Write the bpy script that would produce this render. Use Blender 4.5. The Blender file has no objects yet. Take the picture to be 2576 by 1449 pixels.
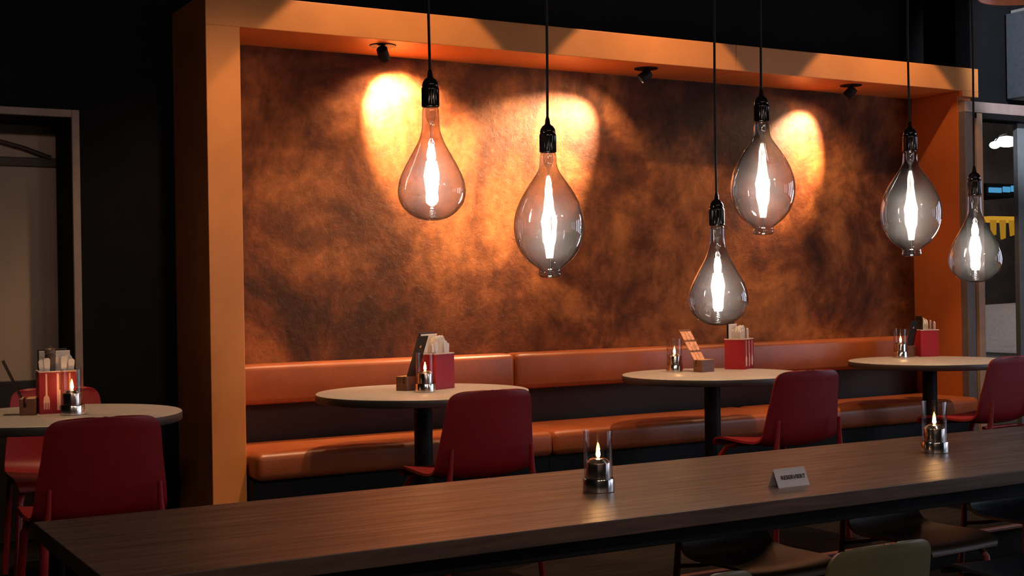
import bpy, bmesh, math, random
from mathutils import Vector, Matrix
random.seed(7)
SC = bpy.context.scene
COL = SC.collection
PI = math.pi

# ---------------------------------------------------------------- camera
FPX, EYE = 3315.0, 1.34
yaw, rho, pit = math.radians(29.92), 0.016, 3.5 / 3315
F = Vector((math.sin(yaw), math.cos(yaw), pit)).normalized()
R = Vector((math.cos(yaw), -math.sin(yaw), -rho)).normalized()
R = (R - F * R.dot(F)).normalized()
U = R.cross(F)
cam = bpy.data.cameras.new('camera')
cam.sensor_width = 36.0
cam.lens = FPX / 2576 * 36.0
cam.clip_start = 0.05
cam.clip_end = 100
co = bpy.data.objects.new('camera', cam)
M = Matrix((R, U, -F)).transposed().to_4x4()
M.translation = Vector((0, 0, EYE))
co.matrix_world = M
COL.objects.link(co)
SC.camera = co

# ---------------------------------------------------------------- world, exposure, large lights
w = bpy.data.worlds.new('world')
w.use_nodes = True
w.node_tree.nodes['Background'].inputs[0].default_value = (0.55, 0.6, 0.8, 1)
w.node_tree.nodes['Background'].inputs[1].default_value = 0.012
SC.world = w
SC.view_settings.view_transform = 'Standard'
SC.view_settings.look = 'None'
SC.view_settings.gamma = 1
SC.view_settings.use_curve_mapping = False
SC.view_settings.exposure = 0.0


def light(name, kind, loc, aim, energy, color, **kw):
    l = bpy.data.lights.new(name, kind)
    l.energy = energy
    l.color = color
    for k, v in kw.items():
        setattr(l, k, v)
    o = bpy.data.objects.new(name, l)
    o.location = loc
    if aim is not None:
        o.rotation_euler = (Vector(aim)).to_track_quat('-Z', 'Y').to_euler()
    COL.objects.link(o)
    return o


WARM = (1.0, 0.62, 0.33)
SPOTC = (1.0, 0.66, 0.37)
# cool strips added on the right for fill, bluish rims and streak glints
for wy in (-2.4, -1.0, 0.9, 2.1, 3.3):
    light('side_fill_strip', 'AREA', (8.2, wy, 1.7), (-1, 0.15, -0.1), 17 if wy > 0 else 8, (0.72, 0.8, 1.0),
          shape='RECTANGLE', size=0.75, size_y=1.8)
# unseen warm fill lights added behind the camera
for rx, re in ((-0.6, 19), (1.4, 10), (3.0, 9)):
    light('room_fill', 'AREA', (rx, -1.2, 3.2), (0.25, 1, -0.75), re, (1.0, 0.74, 0.6),
          shape='RECTANGLE', size=0.5, size_y=0.25)
# ceiling downlights over the small tables: a bright core and a fainter wide rim that grazes the beam
for x, e in ((0.80, 110), (2.72, 165), (4.33, 160), (6.05, 175)):
    light('ceiling_downlight', 'SPOT', (x, 5.2, 3.45), (0.0, 0.10, -1), e, WARM,
          spot_size=math.radians(46 if x > 1 else 40), spot_blend=0.35, shadow_soft_size=0.03)
    if x > 1:
        light('ceiling_downlight_rim', 'SPOT', (x, 5.2, 3.45), (0.0, 0.35, -1), 60, WARM,
              spot_size=math.radians(73), spot_blend=0.10, shadow_soft_size=0.02)

# unseen fill spots added for the left post and the grey entrance panel
light('post_fill', 'SPOT', (2.0, 4.5, 3.45), (-0.03, 1.4, -1.9), 85, WARM,
      spot_size=math.radians(52), spot_blend=0.8, shadow_soft_size=0.05)
light('entrance_fill', 'SPOT', (6.4, 3.6, 3.4), (1.15, 2.3, -0.6), 330, (0.85, 0.9, 1.0),
      spot_size=math.radians(36), spot_blend=0.6, shadow_soft_size=0.05)

# ---------------------------------------------------------------- materials
MATS = {}


def nmat(name):
    m = bpy.data.materials.new(name)
    m.use_nodes = True
    nt = m.node_tree
    return m, nt, nt.nodes['Principled BSDF']


def mat(name, col, rough=0.5, metal=0.0, noise=0.12, scale=30, bump=0.0, bscale=200, stretch=(1, 1, 1), spec=0.5, **kw):
    if name in MATS:
        return MATS[name]
    m, nt, b = nmat(name)
    N, L = nt.nodes, nt.links
    b.inputs['Roughness'].default_value = rough
    b.inputs['Metallic'].default_value = metal
    b.inputs['Specular IOR Level'].default_value = spec
    tc = N.new('ShaderNodeTexCoord')
    mp = N.new('ShaderNodeMapping')
    mp.inputs['Scale'].default_value = stretch
    L.new(tc.outputs['Object'], mp.inputs[0])
    nz = N.new('ShaderNodeTexNoise')
    nz.inputs['Scale'].default_value = scale
    nz.inputs['Detail'].default_value = 5
    L.new(mp.outputs[0], nz.inputs['Vector'])
    r = N.new('ShaderNodeValToRGB')
    r.color_ramp.elements[0].position = 0.3
    r.color_ramp.elements[1].position = 0.7
    r.color_ramp.elements[0].color = [max(0, c * (1 - noise)) for c in col] + [1]
    r.color_ramp.elements[1].color = [min(1, c * (1 + noise)) for c in col] + [1]
    L.new(nz.outputs['Fac'], r.inputs[0])
    L.new(r.outputs[0], b.inputs['Base Color'])
    if bump:
        n2 = N.new('ShaderNodeTexNoise')
        n2.inputs['Scale'].default_value = bscale
        n2.inputs['Detail'].default_value = 4
        L.new(mp.outputs[0], n2.inputs['Vector'])
        bp = N.new('ShaderNodeBump')
        bp.inputs['Strength'].default_value = bump
        bp.inputs['Distance'].default_value = 0.002
        L.new(n2.outputs['Fac'], bp.inputs['Height'])
        L.new(bp.outputs[0], b.inputs['Normal'])
    for k, v in kw.items():
        b.inputs[k].default_value = v
    MATS[name] = m
    return m


def emit(name, col, strength):
    if name in MATS:
        return MATS[name]
    m = bpy.data.materials.new(name)
    m.use_nodes = True
    nt = m.node_tree
    nt.nodes.clear()
    e = nt.nodes.new('ShaderNodeEmission')
    e.inputs[0].default_value = (*col, 1)
    e.inputs[1].default_value = strength
    o = nt.nodes.new('ShaderNodeOutputMaterial')
    nt.links.new(e.outputs[0], o.inputs[0])
    MATS[name] = m
    return m


def thin_glass(name, tint, rough=0.02, gmax=1.0, coat=0.0, coatcol=(1, 1, 1), density=0.0):
    """Thin blown glass: see-through, Fresnel gloss, optional light-scattering smoky film."""
    m = bpy.data.materials.new(name)
    m.use_nodes = True
    nt = m.node_tree
    N, L = nt.nodes, nt.links
    N.clear()
    tr = N.new('ShaderNodeBsdfTransparent')
    tr.inputs[0].default_value = (*tint, 1)
    gl = N.new('ShaderNodeBsdfGlossy')
    gl.inputs['Roughness'].default_value = rough
    lw = N.new('ShaderNodeLayerWeight')
    lw.inputs['Blend'].default_value = 0.5
    pw = N.new('ShaderNodeMath')
    pw.operation = 'POWER'
    pw.inputs[1].default_value = 3.2
    L.new(lw.outputs['Facing'], pw.inputs[0])
    ma = N.new('ShaderNodeMath')
    ma.operation = 'MULTIPLY_ADD'
    ma.inputs[1].default_value = 0.75 * gmax
    ma.inputs[2].default_value = 0.055 * gmax
    L.new(pw.outputs[0], ma.inputs[0])
    mx = N.new('ShaderNodeMixShader')
    base = tr
    if coat:
        tl = N.new('ShaderNodeBsdfTranslucent')
        tl.inputs[0].default_value = (*coatcol, 1)
        m2 = N.new('ShaderNodeMixShader')
        m2.inputs[0].default_value = coat
        L.new(tr.outputs[0], m2.inputs[1])
        L.new(tl.outputs[0], m2.inputs[2])
        base = m2
    L.new(ma.outputs[0], mx.inputs[0])
    L.new(base.outputs[0], mx.inputs[1])
    L.new(gl.outputs[0], mx.inputs[2])
    o = N.new('ShaderNodeOutputMaterial')
    L.new(mx.outputs[0], o.inputs[0])
    if density:
        v = N.new('ShaderNodeVolumeScatter')
        v.inputs['Color'].default_value = (1, 0.97, 0.95, 1)
        v.inputs['Density'].default_value = density
        L.new(v.outputs[0], o.inputs['Volume'])
    return m


def copper_mat():
    m, nt, b = nmat('rust_brown_plaster')
    N, L = nt.nodes, nt.links
    tc = N.new('ShaderNodeTexCoord')

    def noise(scale, detail, rough, dist=0.0, st=(1, 1, 1)):
        mp = N.new('ShaderNodeMapping')
        mp.inputs['Scale'].default_value = st
        L.new(tc.outputs['Object'], mp.inputs[0])
        n = N.new('ShaderNodeTexNoise')
        n.inputs['Scale'].default_value = scale
        n.inputs['Detail'].default_value = detail
        n.inputs['Roughness'].default_value = rough
        n.inputs['Distortion'].default_value = dist
        L.new(mp.outputs[0], n.inputs['Vector'])
        return n
    big = noise(1.5, 7, 0.62, 0.5)
    fine = noise(9, 8, 0.7, 0.3, (1, 1, 0.8))
    r1 = N.new('ShaderNodeValToRGB')
    e = r1.color_ramp.elements
    e[0].position = 0.40
    e[0].color = (0.046, 0.0125, 0.0040, 1)
    e[1].position = 0.66
    e[1].color = (0.34, 0.118, 0.034, 1)
    x = e.new(0.5)
    x.color = (0.12, 0.033, 0.009, 1)
    L.new(big.outputs['Fac'], r1.inputs[0])
    r2 = N.new('ShaderNodeValToRGB')
    r2.color_ramp.elements[0].position = 0.3
    r2.color_ramp.elements[0].color = (0.55, 0.5, 0.48, 1)
    r2.color_ramp.elements[1].position = 0.72
    r2.color_ramp.elements[1].color = (1.5, 1.45, 1.4, 1)
    L.new(fine.outputs['Fac'], r2.inputs[0])
    mx = N.new('ShaderNodeMix')
    mx.data_type = 'RGBA'
    mx.blend_type = 'MULTIPLY'
    mx.inputs[0].default_value = 1.0
    L.new(r1.outputs[0], mx.inputs[6])
    L.new(r2.outputs[0], mx.inputs[7])
    L.new(mx.outputs[2], b.inputs['Base Color'])
    b.inputs['Roughness'].default_value = 0.55
    b.inputs['Specular IOR Level'].default_value = 0.2
    bn = noise(26, 8, 0.75, 0.6)
    bp = N.new('ShaderNodeBump')
    bp.inputs['Strength'].default_value = 0.5
    bp.inputs['Distance'].default_value = 0.010
    L.new(bn.outputs['Fac'], bp.inputs['Height'])
    L.new(bp.outputs[0], b.inputs['Normal'])
    return m


def table_wood():
    m, nt, b = nmat('dark_stained_oak')
    N, L = nt.nodes, nt.links
    tc = N.new('ShaderNodeTexCoord')
    mp = N.new('ShaderNodeMapping')
    mp.inputs['Scale'].default_value = (1.6, 34, 34)
    L.new(tc.outputs['Object'], mp.inputs[0])
    n = N.new('ShaderNodeTexNoise')
    n.inputs['Scale'].default_value = 1.6
    n.inputs['Detail'].default_value = 9
    n.inputs['Roughness'].default_value = 0.68
    n.inputs['Distortion'].default_value = 0.35
    L.new(mp.outputs[0], n.inputs['Vector'])
    r = N.new('ShaderNodeValToRGB')
    r.color_ramp.elements[0].position = 0.34
    r.color_ramp.elements[0].color = (0.080, 0.048, 0.036, 1)
    r.color_ramp.elements[1].position = 0.70
    r.color_ramp.elements[1].color = (0.25, 0.168, 0.130, 1)
    hi = r.color_ramp.elements.new(0.80)
    hi.color = (0.55, 0.42, 0.35, 1)
    L.new(n.outputs['Fac'], r.inputs[0])
    L.new(r.outputs[0], b.inputs['Base Color'])
    r2 = N.new('ShaderNodeValToRGB')
    r2.color_ramp.elements[0].position = 0.35
    r2.color_ramp.elements[0].color = (0.44, 0.44, 0.44, 1)
    r2.color_ramp.elements[1].position = 0.75
    r2.color_ramp.elements[1].color = (0.22, 0.22, 0.22, 1)
    L.new(n.outputs['Fac'], r2.inputs[0])
    L.new(r2.outputs[0], b.inputs['Roughness'])
    bp = N.new('ShaderNodeBump')
    bp.inputs['Strength'].default_value = 0.55
    bp.inputs['Distance'].default_value = 0.003
    L.new(n.outputs['Fac'], bp.inputs['Height'])
    L.new(bp.outputs[0], b.inputs['Normal'])
    return m


COPPER = copper_mat()
OAK = table_wood()
OAK_EDGE = mat('dark_stained_oak_edge', (0.11, 0.065, 0.048), 0.5, stretch=(2, 30, 30), scale=2, noise=0.4, bump=0.3, bscale=3)
PLY = mat('warm_birch_panel', (0.68, 0.25, 0.066), 0.42, stretch=(1.0, 1, 1.0), scale=2.2, noise=0.16, bump=0.12, bscale=60)
WALLB = mat('charcoal_wall_paint', (0.006, 0.006, 0.0075), 0.75, spec=0.15, noise=0.2, scale=8, bump=0.1)
CEILB = mat('black_ceiling_paint', (0.012, 0.012, 0.014), 0.9)
FLOORM = mat('dark_floorboards', (0.012, 0.009, 0.008), 0.8, spec=0.08, stretch=(1, 8, 1), scale=5, noise=0.4)
LEATHER = mat('cognac_leather', (0.31, 0.078, 0.024), 0.36, noise=0.10, scale=9, bump=0.28, bscale=260)
BLACK = mat('black_powder_coat', (0.010, 0.009, 0.009), 0.55, spec=0.2)
BLACKGL = mat('black_bakelite', (0.012, 0.008, 0.008), 0.14)
REDSH = mat('red_moulded_plastic', (0.23, 0.004, 0.008), 0.46, noise=0.06, bump=0.12, bscale=900)
REDLEG = mat('red_lacquered_steel', (0.30, 0.012, 0.014), 0.38, noise=0.05)
OLIVE = mat('olive_moulded_plastic', (0.18, 0.165, 0.085), 0.42, noise=0.06, bump=0.12, bscale=900)
OLIVELEG = mat('olive_lacquered_steel', (0.26, 0.22, 0.13), 0.4)
BROWNSH = mat('brown_moulded_plastic', (0.12, 0.065, 0.035), 0.42, noise=0.08)
SLATESH = mat('slate_grey_moulded_plastic', (0.06, 0.066, 0.075), 0.40, noise=0.08)
ROSELEG = mat('rose_lacquered_steel', (0.32, 0.07, 0.07), 0.4)
TABTOP = mat('stone_grey_laminate', (0.40, 0.36, 0.345), 0.40, noise=0.10, scale=40)
TABEDGE = mat('dark_grey_edge_band', (0.055, 0.046, 0.042), 0.5)
CHROME = mat('polished_steel', (0.80, 0.77, 0.75), 0.17, 1.0, noise=0.05, scale=12)
BRUSHED = mat('brushed_steel', (0.80, 0.73, 0.69), 0.5, 0.2, stretch=(1, 60, 60), scale=30, noise=0.12)
WAX = mat('candle_wick_wax', (0.85, 0.72, 0.5), 0.5)
FLAME = emit('candle_flame', (1.0, 0.52, 0.18), 130)
FILA = emit('warm_white_filament', (1.0, 0.87, 0.77), 80)
CANDGL = thin_glass('clear_candle_glass', (0.95, 0.93, 0.92), 0.03, 0.9)
BULBGL = thin_glass('smoke_tinted_bulb_glass', (0.62, 0.61, 0.61), 0.015, 1.15, density=0.48)  # scattering fill inside the bulb stands in for haze and bloom
STEMGL = thin_glass('bulb_stem_glass', (0.93, 0.90, 0.86), 0.08, 1.2, coat=0.12)
WINGL = thin_glass('window_pane_glass', (0.88, 0.9, 0.92), 0.02, 0.35)
REDBOX = mat('crimson_painted_box', (0.34, 0.006, 0.018), 0.5, noise=0.05)
BOXRIM = mat('pale_box_rim', (0.72, 0.55, 0.48), 0.5)
PRINT = mat('pale_pink_print', (0.85, 0.50, 0.42), 0.5)
PAPER = mat('white_paper', (0.80, 0.72, 0.66), 0.7, noise=0.05)
DARKCARD = mat('black_card', (0.015, 0.012, 0.011), 0.5)
CARDBR = mat('brown_menu_card', (0.16, 0.06, 0.03), 0.5)
CARDPINK = mat('salmon_card_picture', (0.74, 0.34, 0.20), 0.5, noise=0.35, scale=60)
WALNUT = mat('walnut_block', (0.15, 0.06, 0.030), 0.45, stretch=(1, 1, 6), scale=14, noise=0.3)
WALTOP = mat('light_end_grain', (0.62, 0.36, 0.16), 0.5, noise=0.2, scale=60)
MILL = mat('dark_pepper_mill_wood', (0.10, 0.07, 0.055), 0.4, stretch=(1, 1, 8), scale=12, noise=0.3)
FRAMEGR = mat('grey_brown_frame_paint', (0.36, 0.26, 0.23), 0.5, noise=0.12, scale=12)
FRAMEDK = mat('dark_grey_frame_metal', (0.12, 0.10, 0.10), 0.45)
FRAMETAN = mat('tan_wood_frame', (0.42, 0.25, 0.16), 0.5, noise=0.12, scale=10)
GREYCOL = mat('light_grey_column_paint', (0.42, 0.41, 0.40), 0.6, noise=0.1, scale=14)
DOORGL = mat('satin_bronze_door_glass', (0.55, 0.40, 0.30), 0.42, noise=0.16, scale=2.2)
DOORBAR = mat('bronze_door_rail', (0.075, 0.052, 0.035), 0.5)
CORDM = mat('black_textile_cord', (0.010, 0.009, 0.010), 0.8)


# ---------------------------------------------------------------- mesh helpers
def link_obj(name, me, m, parent=None, loc=None):
    o = bpy.data.objects.new(name, me)
    if m is not None:
        for mm in (m if isinstance(m, (list, tuple)) else [m]):
            me.materials.append(mm)
    if parent is not None:
        o.parent = parent
    if loc is not None:
        o.location = loc
    COL.objects.link(o)
    return o


def obj(name, bm, m, parent=None, smooth=False, loc=None):
    me = bpy.data.meshes.new(name)
    bmesh.ops.recalc_face_normals(bm, faces=bm.faces[:])
    bm.to_mesh(me)
    bm.free()
    if smooth:
        for p in me.polygons:
            p.use_smooth = True
        me.set_sharp_from_angle(angle=math.radians(50))
    return link_obj(name, me, m, parent, loc)


def box(bm, lo, hi, bev=0.0, seg=2):
    """axis-aligned box from lo to hi"""
    c = [(a + b) / 2 for a, b in zip(lo, hi)]
    s = [abs(b - a) for a, b in zip(lo, hi)]
    r = bmesh.ops.create_cube(bm, size=1.0, matrix=Matrix.Translation(c) @ Matrix.Diagonal((*s, 1)))
    if bev:
        es = list({e for v in r['verts'] for e in v.link_edges})
        bmesh.ops.bevel(bm, geom=es, offset=bev, segments=seg, profile=0.5, affect='EDGES', clamp_overlap=True)


def newbox(lo, hi, bev=0.0, seg=2):
    bm = bmesh.new()
    box(bm, lo, hi, bev, seg)
    return bm


def lathe(bm, prof, seg=32, mtx=None, ribs=0, rib_amp=0.0, z0=None, z1=None):
    """prof: list of (r, z) bottom to top or any order"""
    rings = []
    for r, z in prof:
        if r < 1e-5:
            rings.append([bm.verts.new((0, 0, z))])
        else:
            ring = []
            for i in range(seg):
                a = 2 * PI * i / seg
                rr = r
                if ribs and z0 <= z <= z1:
                    rr = r * (1 - rib_amp * (0.5 + 0.5 * math.cos(a * ribs)))
                ring.append(bm.verts.new((rr * math.cos(a), rr * math.sin(a), z)))
            rings.append(ring)
    for a, b in zip(rings, rings[1:]):
        for i in range(seg):
            j = (i + 1) % seg
            if len(a) == 1 and len(b) == 1:
                continue
            if len(a) == 1:
                bm.faces.new((a[0], b[i], b[j]))
            elif len(b) == 1:
                bm.faces.new((a[i], a[j], b[0]))
            else:
                bm.faces.new((a[i], a[j], b[j], b[i]))
    if mtx is not None:
        vs = [v for ring in rings for v in ring]
        bmesh.ops.transform(bm, matrix=mtx, verts=vs)


def tube(bm, pts, rads, seg=12, cap=True):
    pts = [Vector(p) for p in pts]
    if not isinstance(rads, (list, tuple)):
        rads = [rads] * len(pts)
    rings = []
    ref = Vector((0.13, 0.21, 1)).normalized()
    prev = None
    for i, p in enumerate(pts):
        d = (pts[min(i + 1, len(pts) - 1)] - pts[max(i - 1, 0)]).normalized()
        if prev is None:
            a = d.cross(ref)
            if a.length < 1e-3:
                a = d.cross(Vector((1, 0, 0)))
            a.normalize()
        else:
            a = (prev - d * prev.dot(d)).normalized()
        prev = a
        b = d.cross(a)
        rings.append([bm.verts.new(p + (a * math.cos(2 * PI * k / seg) + b * math.sin(2 * PI * k / seg)) * rads[i]) for k in range(seg)])
    for A, B in zip(rings, rings[1:]):
        for k in range(seg):
            j = (k + 1) % seg
            bm.faces.new((A[k], A[j], B[j], B[k]))
    if cap:
        bm.faces.new(rings[0][::-1])
        bm.faces.new(rings[-1])


def catmull(P, n=6):
    """smooth list of tuples"""
    out = []
    m = len(P)
    for i in range(m - 1):
        p0, p1, p2, p3 = P[max(i - 1, 0)], P[i], P[i + 1], P[min(i + 2, m - 1)]
        for k in range(n):
            t = k / n
            out.append(tuple(0.5 * ((2 * b) + (c - a) * t + (2 * a - 5 * b + 4 * c - d) * t * t + (-a + 3 * b - 3 * c + d) * t ** 3)
                             for a, b, c, d in zip(p0, p1, p2, p3)))
    out.append(tuple(P[-1]))
    return out


def prism(bm, pts, y0, y1, mtx=None):
    """closed outline pts (x,z) extruded in y from y0 to y1"""
    a = [bm.verts.new((x, y0, z)) for x, z in pts]
    b = [bm.verts.new((x, y1, z)) for x, z in pts]
    bm.faces.new(a)
    bm.faces.new(b[::-1])
    n = len(pts)
    for i in range(n):
        j = (i + 1) % n
        bm.faces.new((a[i], b[i], b[j], a[j]))
    if mtx is not None:
        bmesh.ops.transform(bm, matrix=mtx, verts=a + b)


def tag(o, label, cat, group=None, kind=None):
    if label:
        o['label'] = label
    if cat:
        o['category'] = cat
    if group:
        o['group'] = group
    if kind:
        o['kind'] = kind
    return o


def thing(name, label, cat, loc=(0, 0, 0), rotz=0.0, group=None):
    o = bpy.data.objects.new(name, None)
    o.empty_display_size = 0.1
    o.location = loc
    o.rotation_euler = (0, 0, rotz)
    COL.objects.link(o)
    return tag(o, label, cat, group)


def dup(root, loc, rotz=None, label=None, group=None, scale=None):
    kids = {}
    for o in COL.objects:
        if o.parent:
            kids.setdefault(o.parent.name, []).append(o)

    def rec(o, parent):
        c = o.copy()
        COL.objects.link(c)
        if parent is not None:
            c.parent = parent
        for ch in kids.get(o.name, []):
            rec(ch, c)
        return c
    r = rec(root, None)
    r.location = loc
    if rotz is not None:
        r.rotation_euler = (0, 0, rotz)
    if label:
        r['label'] = label
    if group:
        r['group'] = group
    if scale:
        r.scale = (scale,) * 3
    return r


def struct(name, bm, m, label=None, parent=None, smooth=False):
    o = obj(name, bm, m, parent, smooth)
    if parent is None:
        o['kind'] = 'structure'
        if label:
            o['label'] = label
    return o


# ---------------------------------------------------------------- the room
YF, YP, YW = 5.92, 6.34, 6.47       # frame front, copper panel, main wall
X0, X1, X2, X3 = 1.81, 1.972, 6.775, 6.94
ZL, ZT = 2.578, 2.728
PLAT = 0.14
CEIL = 3.6

bm = bmesh.new()
box(bm, (-4, -4, -0.1), (10.5, 7.4, 0))
struct('floor', bm, FLOORM, 'dark wooden floor of the dining room')
bm = bmesh.new()
box(bm, (-4, 4.42, 0.0), (6.76, 7.0, PLAT - 0.004))
struct('floor_raised', bm, FLOORM, 'low raised floor under the small round tables')
bm = bmesh.new()
box(bm, (-4, 4.39, PLAT - 0.016), (6.76, 4.425, PLAT), 0.003)
struct('trim_1', bm, mat('step_edge_trim', (0.20, 0.06, 0.04), 0.4), 'thin edge strip of the raised floor')
bm = bmesh.new()
box(bm, (-4, -4, CEIL), (10.5, 7.4, CEIL + 0.1))
struct('ceiling', bm, CEILB, 'black ceiling')
# main wall with the doorway on the left
DX0, DX1, DZ = 0.30, 1.318, 2.19
bm = bmesh.new()
box(bm, (DX1, YW, 0), (6.96, YW + 0.12, CEIL))
box(bm, (-4, YW, 0), (DX0, YW + 0.12, CEIL))
box(bm, (DX0, YW, DZ), (DX1, YW + 0.12, CEIL))
box(bm, (6.96, YW, 2.5), (9.6, YW + 0.12, CEIL))
struct('wall_back', bm, WALLB, 'nearly black wall behind the alcove and around the doorway')
bm = bmesh.new()
box(bm, (DX1, YW + 0.12, 0), (DX1 + 0.05, YW + 0.42, DZ + 0.05))
box(bm, (DX0 - 0.05, YW + 0.12, 0), (DX0, YW + 0.42, DZ + 0.05))
box(bm, (DX0 - 0.05, YW + 0.12, DZ), (DX1 + 0.05, YW + 0.42, DZ + 0.05))
struct('wall_doorway', bm, WALLB, 'dark reveal of the doorway')
bm = bmesh.new()
box(bm, (-4.1, -4, 0), (-4, 7.4, CEIL))
struct('wall_left', bm, WALLB, 'dark side wall')
bm = bmesh.new()
box(bm, (-4, -4.1, 0), (10.5, -4, CEIL))
struct('wall_front', bm, WALLB, 'dark wall behind the camera')
# door frame + satin glass door
bm = bmesh.new()
box(bm, (DX1, YW - 0.02, PLAT), (DX1 + 0.036, YW + 0.002, DZ + 0.036), 0.003)
box(bm, (DX0 - 0.036, YW - 0.02, PLAT), (DX0, YW + 0.002, DZ + 0.036), 0.003)
box(bm, (DX0, YW - 0.02, DZ), (DX1, YW + 0.002, DZ + 0.036), 0.003)
struct('trim_2', bm, FRAMEGR, 'narrow grey-brown frame around the left doorway')
dr = bpy.data.objects.new('door_1', None)
dr.location = (0.8, YW + 0.37, PLAT)
COL.objects.link(dr)
dr['kind'] = 'structure'
dr['label'] = 'brownish satin glass door set back in the left doorway'


def lbox(lo, hi, org, bev=0.0):
    bm = bmesh.new()
    box(bm, [a - b for a, b in zip(lo, org)], [a - b for a, b in zip(hi, org)], bev)
    return bm


og = (0.8, YW + 0.37, PLAT)
obj('door_pane', lbox((DX0, YW + 0.37, PLAT), (DX1, YW + 0.39, DZ - 0.03), og), DOORGL, dr)
obj('door_rail', lbox((DX0, YW + 0.35, 1.985), (DX1, YW + 0.372, 2.03), og, 0.004), DOORBAR, dr)
obj('door_head', lbox((DX0, YW + 0.34, DZ - 0.045), (DX1, YW + 0.40, DZ), og, 0.004), DOORBAR, dr)
obj('lower_door_sheet', lbox((DX0, YW + 0.355, PLAT), (DX1, YW + 0.372, 0.93), og, 0.004), mat('dark_door_sheet', (0.02, 0.013, 0.010), 0.5), dr)  # dark sheet added so the door reads darker towards the bottom
bm = bmesh.new()
tube(bm, [(DX0 - 0.8, -0.03, 1.86), (0.1, -0.035, 1.90), (0.22, -0.03, 1.97), (0.36, -0.022, 1.935), (0.49, -0.02, 1.89)], 0.012, 8)
obj('door_closer_arm', bm, DOORBAR, dr, True)

# alcove panel (rust coloured plaster)
bm = bmesh.new()
box(bm, (X1, YP, PLAT), (X2, YP + 0.03, ZL))
struct('wall_alcove', bm, COPPER, 'mottled rust-brown plaster wall inside the wooden alcove')
bm = bmesh.new()
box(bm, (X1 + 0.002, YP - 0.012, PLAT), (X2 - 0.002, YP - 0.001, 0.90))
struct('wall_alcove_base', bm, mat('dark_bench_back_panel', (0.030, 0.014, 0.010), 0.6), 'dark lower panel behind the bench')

# wooden portal frame
fr = thing('alcove_frame', 'broad orange-lit wooden frame around the rust-brown alcove', 'frame', (X0, YF, PLAT))


def fbox(name, lo, hi, m=PLY, bev=0.003):
    o = (X0, YF, PLAT)
    return obj(name, lbox(lo, hi, o, bev), m, fr)


fbox('post', (X0, YF, PLAT), (X1, YW, ZL + 0.0005))
fbox('post', (X2, YF + 0.03, PLAT), (X3 - 0.04, YW, ZL + 0.0005), mat('reddish_side_panel', (0.46, 0.115, 0.026), 0.45, scale=2, noise=0.12))
fbox('beam', (X0, YF, ZL), (4.92, YW, ZT))
fbox('beam', (4.922, YF, ZL), (X3, YW, ZT))
fbox('end_block', (X2 + 0.012, YF, ZL - 0.036), (X3, YF + 0.03, ZL))

# ---------------------------------------------------------------- alcove spotlights
def spot(x, y, aim, size, energy, label):
    a = Vector(aim).normalized()
    t = thing('recessed_spotlight', label, 'spotlight', (x, y, ZL), 0, 'spotlights in the alcove soffit')
    bm = bmesh.new()
    lathe(bm, [(0.0, -0.002), (0.056, -0.002), (0.066, -0.005), (0.068, -0.0005)], 40)
    obj('trim_ring', bm, BLACK, t, True)
    # tilting can
    q = a.to_track_quat('-Z', 'Y').to_matrix().to_4x4()
    bm = bmesh.new()
    lathe(bm, [(0.0, 0.028), (0.024, 0.028), (0.028, 0.024), (0.029, -0.040), (0.025, -0.040), (0.024, -0.02), (0.0, -0.018)], 28,
          Matrix.Translation((0, 0, -0.038)) @ q)
    obj('lamp_head', bm, BLACK, t, True)
    bm = bmesh.new()
    lathe(bm, [(0.0, -0.019), (0.024, -0.019)], 24, Matrix.Translation((0, 0, -0.038)) @ q)
    obj('lens', bm, emit('spot_lens', (1, 0.7, 0.4), 14), t)
    p = Vector((x, y, ZL - 0.038)) + a * 0.044
    light('alcove_spot_light', 'SPOT', p, a, energy, SPOTC, spot_size=math.radians(size), spot_blend=0.8, shadow_soft_size=0.012)
    # wide spill of the same lamp
    light('alcove_spot_spill', 'SPOT', p, (a + Vector((0, -0.3, -0.6))), energy * 0.03, SPOTC, spot_size=math.radians(150), spot_blend=0.6, shadow_soft_size=0.02)


spot(2.76, 6.06, (0.50, 0.62, -0.60), 72, 620, 'black adjustable spotlight in the soffit nearest the left post')
spot(4.39, 6.07, (-0.707, 0.366, -0.606), 64, 470, 'middle black adjustable spotlight in the alcove soffit')
spot(5.94, 6.05, (-0.38, 0.63, -0.68), 66, 400, 'black adjustable spotlight in the soffit farthest right')

# ---------------------------------------------------------------- bench
def cushion(lo, hi, r, seg=5):
    bm = bmesh.new()
    box(bm, lo, hi, r, seg)
    return bm


BX = [X1 + 0.006, X1 + 1.604, X1 + 3.206, X2 - 0.006]
blab = ['cognac leather bench section beside the left alcove post', 'middle cognac leather bench section under the copper wall',
        'cognac leather bench section at the right end of the alcove']
for i in range(3):
    a, b = BX[i] , BX[i + 1]
    t = thing('banquette_bench', blab[i], 'bench', ((a + b) / 2, 6.06, PLAT), 0, 'bench sections in the alcove')
    h = (b - a) / 2 - 0.0015
    # seat with rolled edges
    obj('seat_cushion', cushion((-h, -0.262, 0.335), (h, 0.262, 0.465), 0.034), LEATHER, t, True)
    obj('back_cushion', cushion((-h, 0.125, 0.655), (h, 0.266, 0.852), 0.03), LEATHER, t, True)
    bm = newbox((-h, -0.20, 0.0), (h, 0.26, 0.335))
    obj('plinth', bm, BLACK, t)

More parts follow.
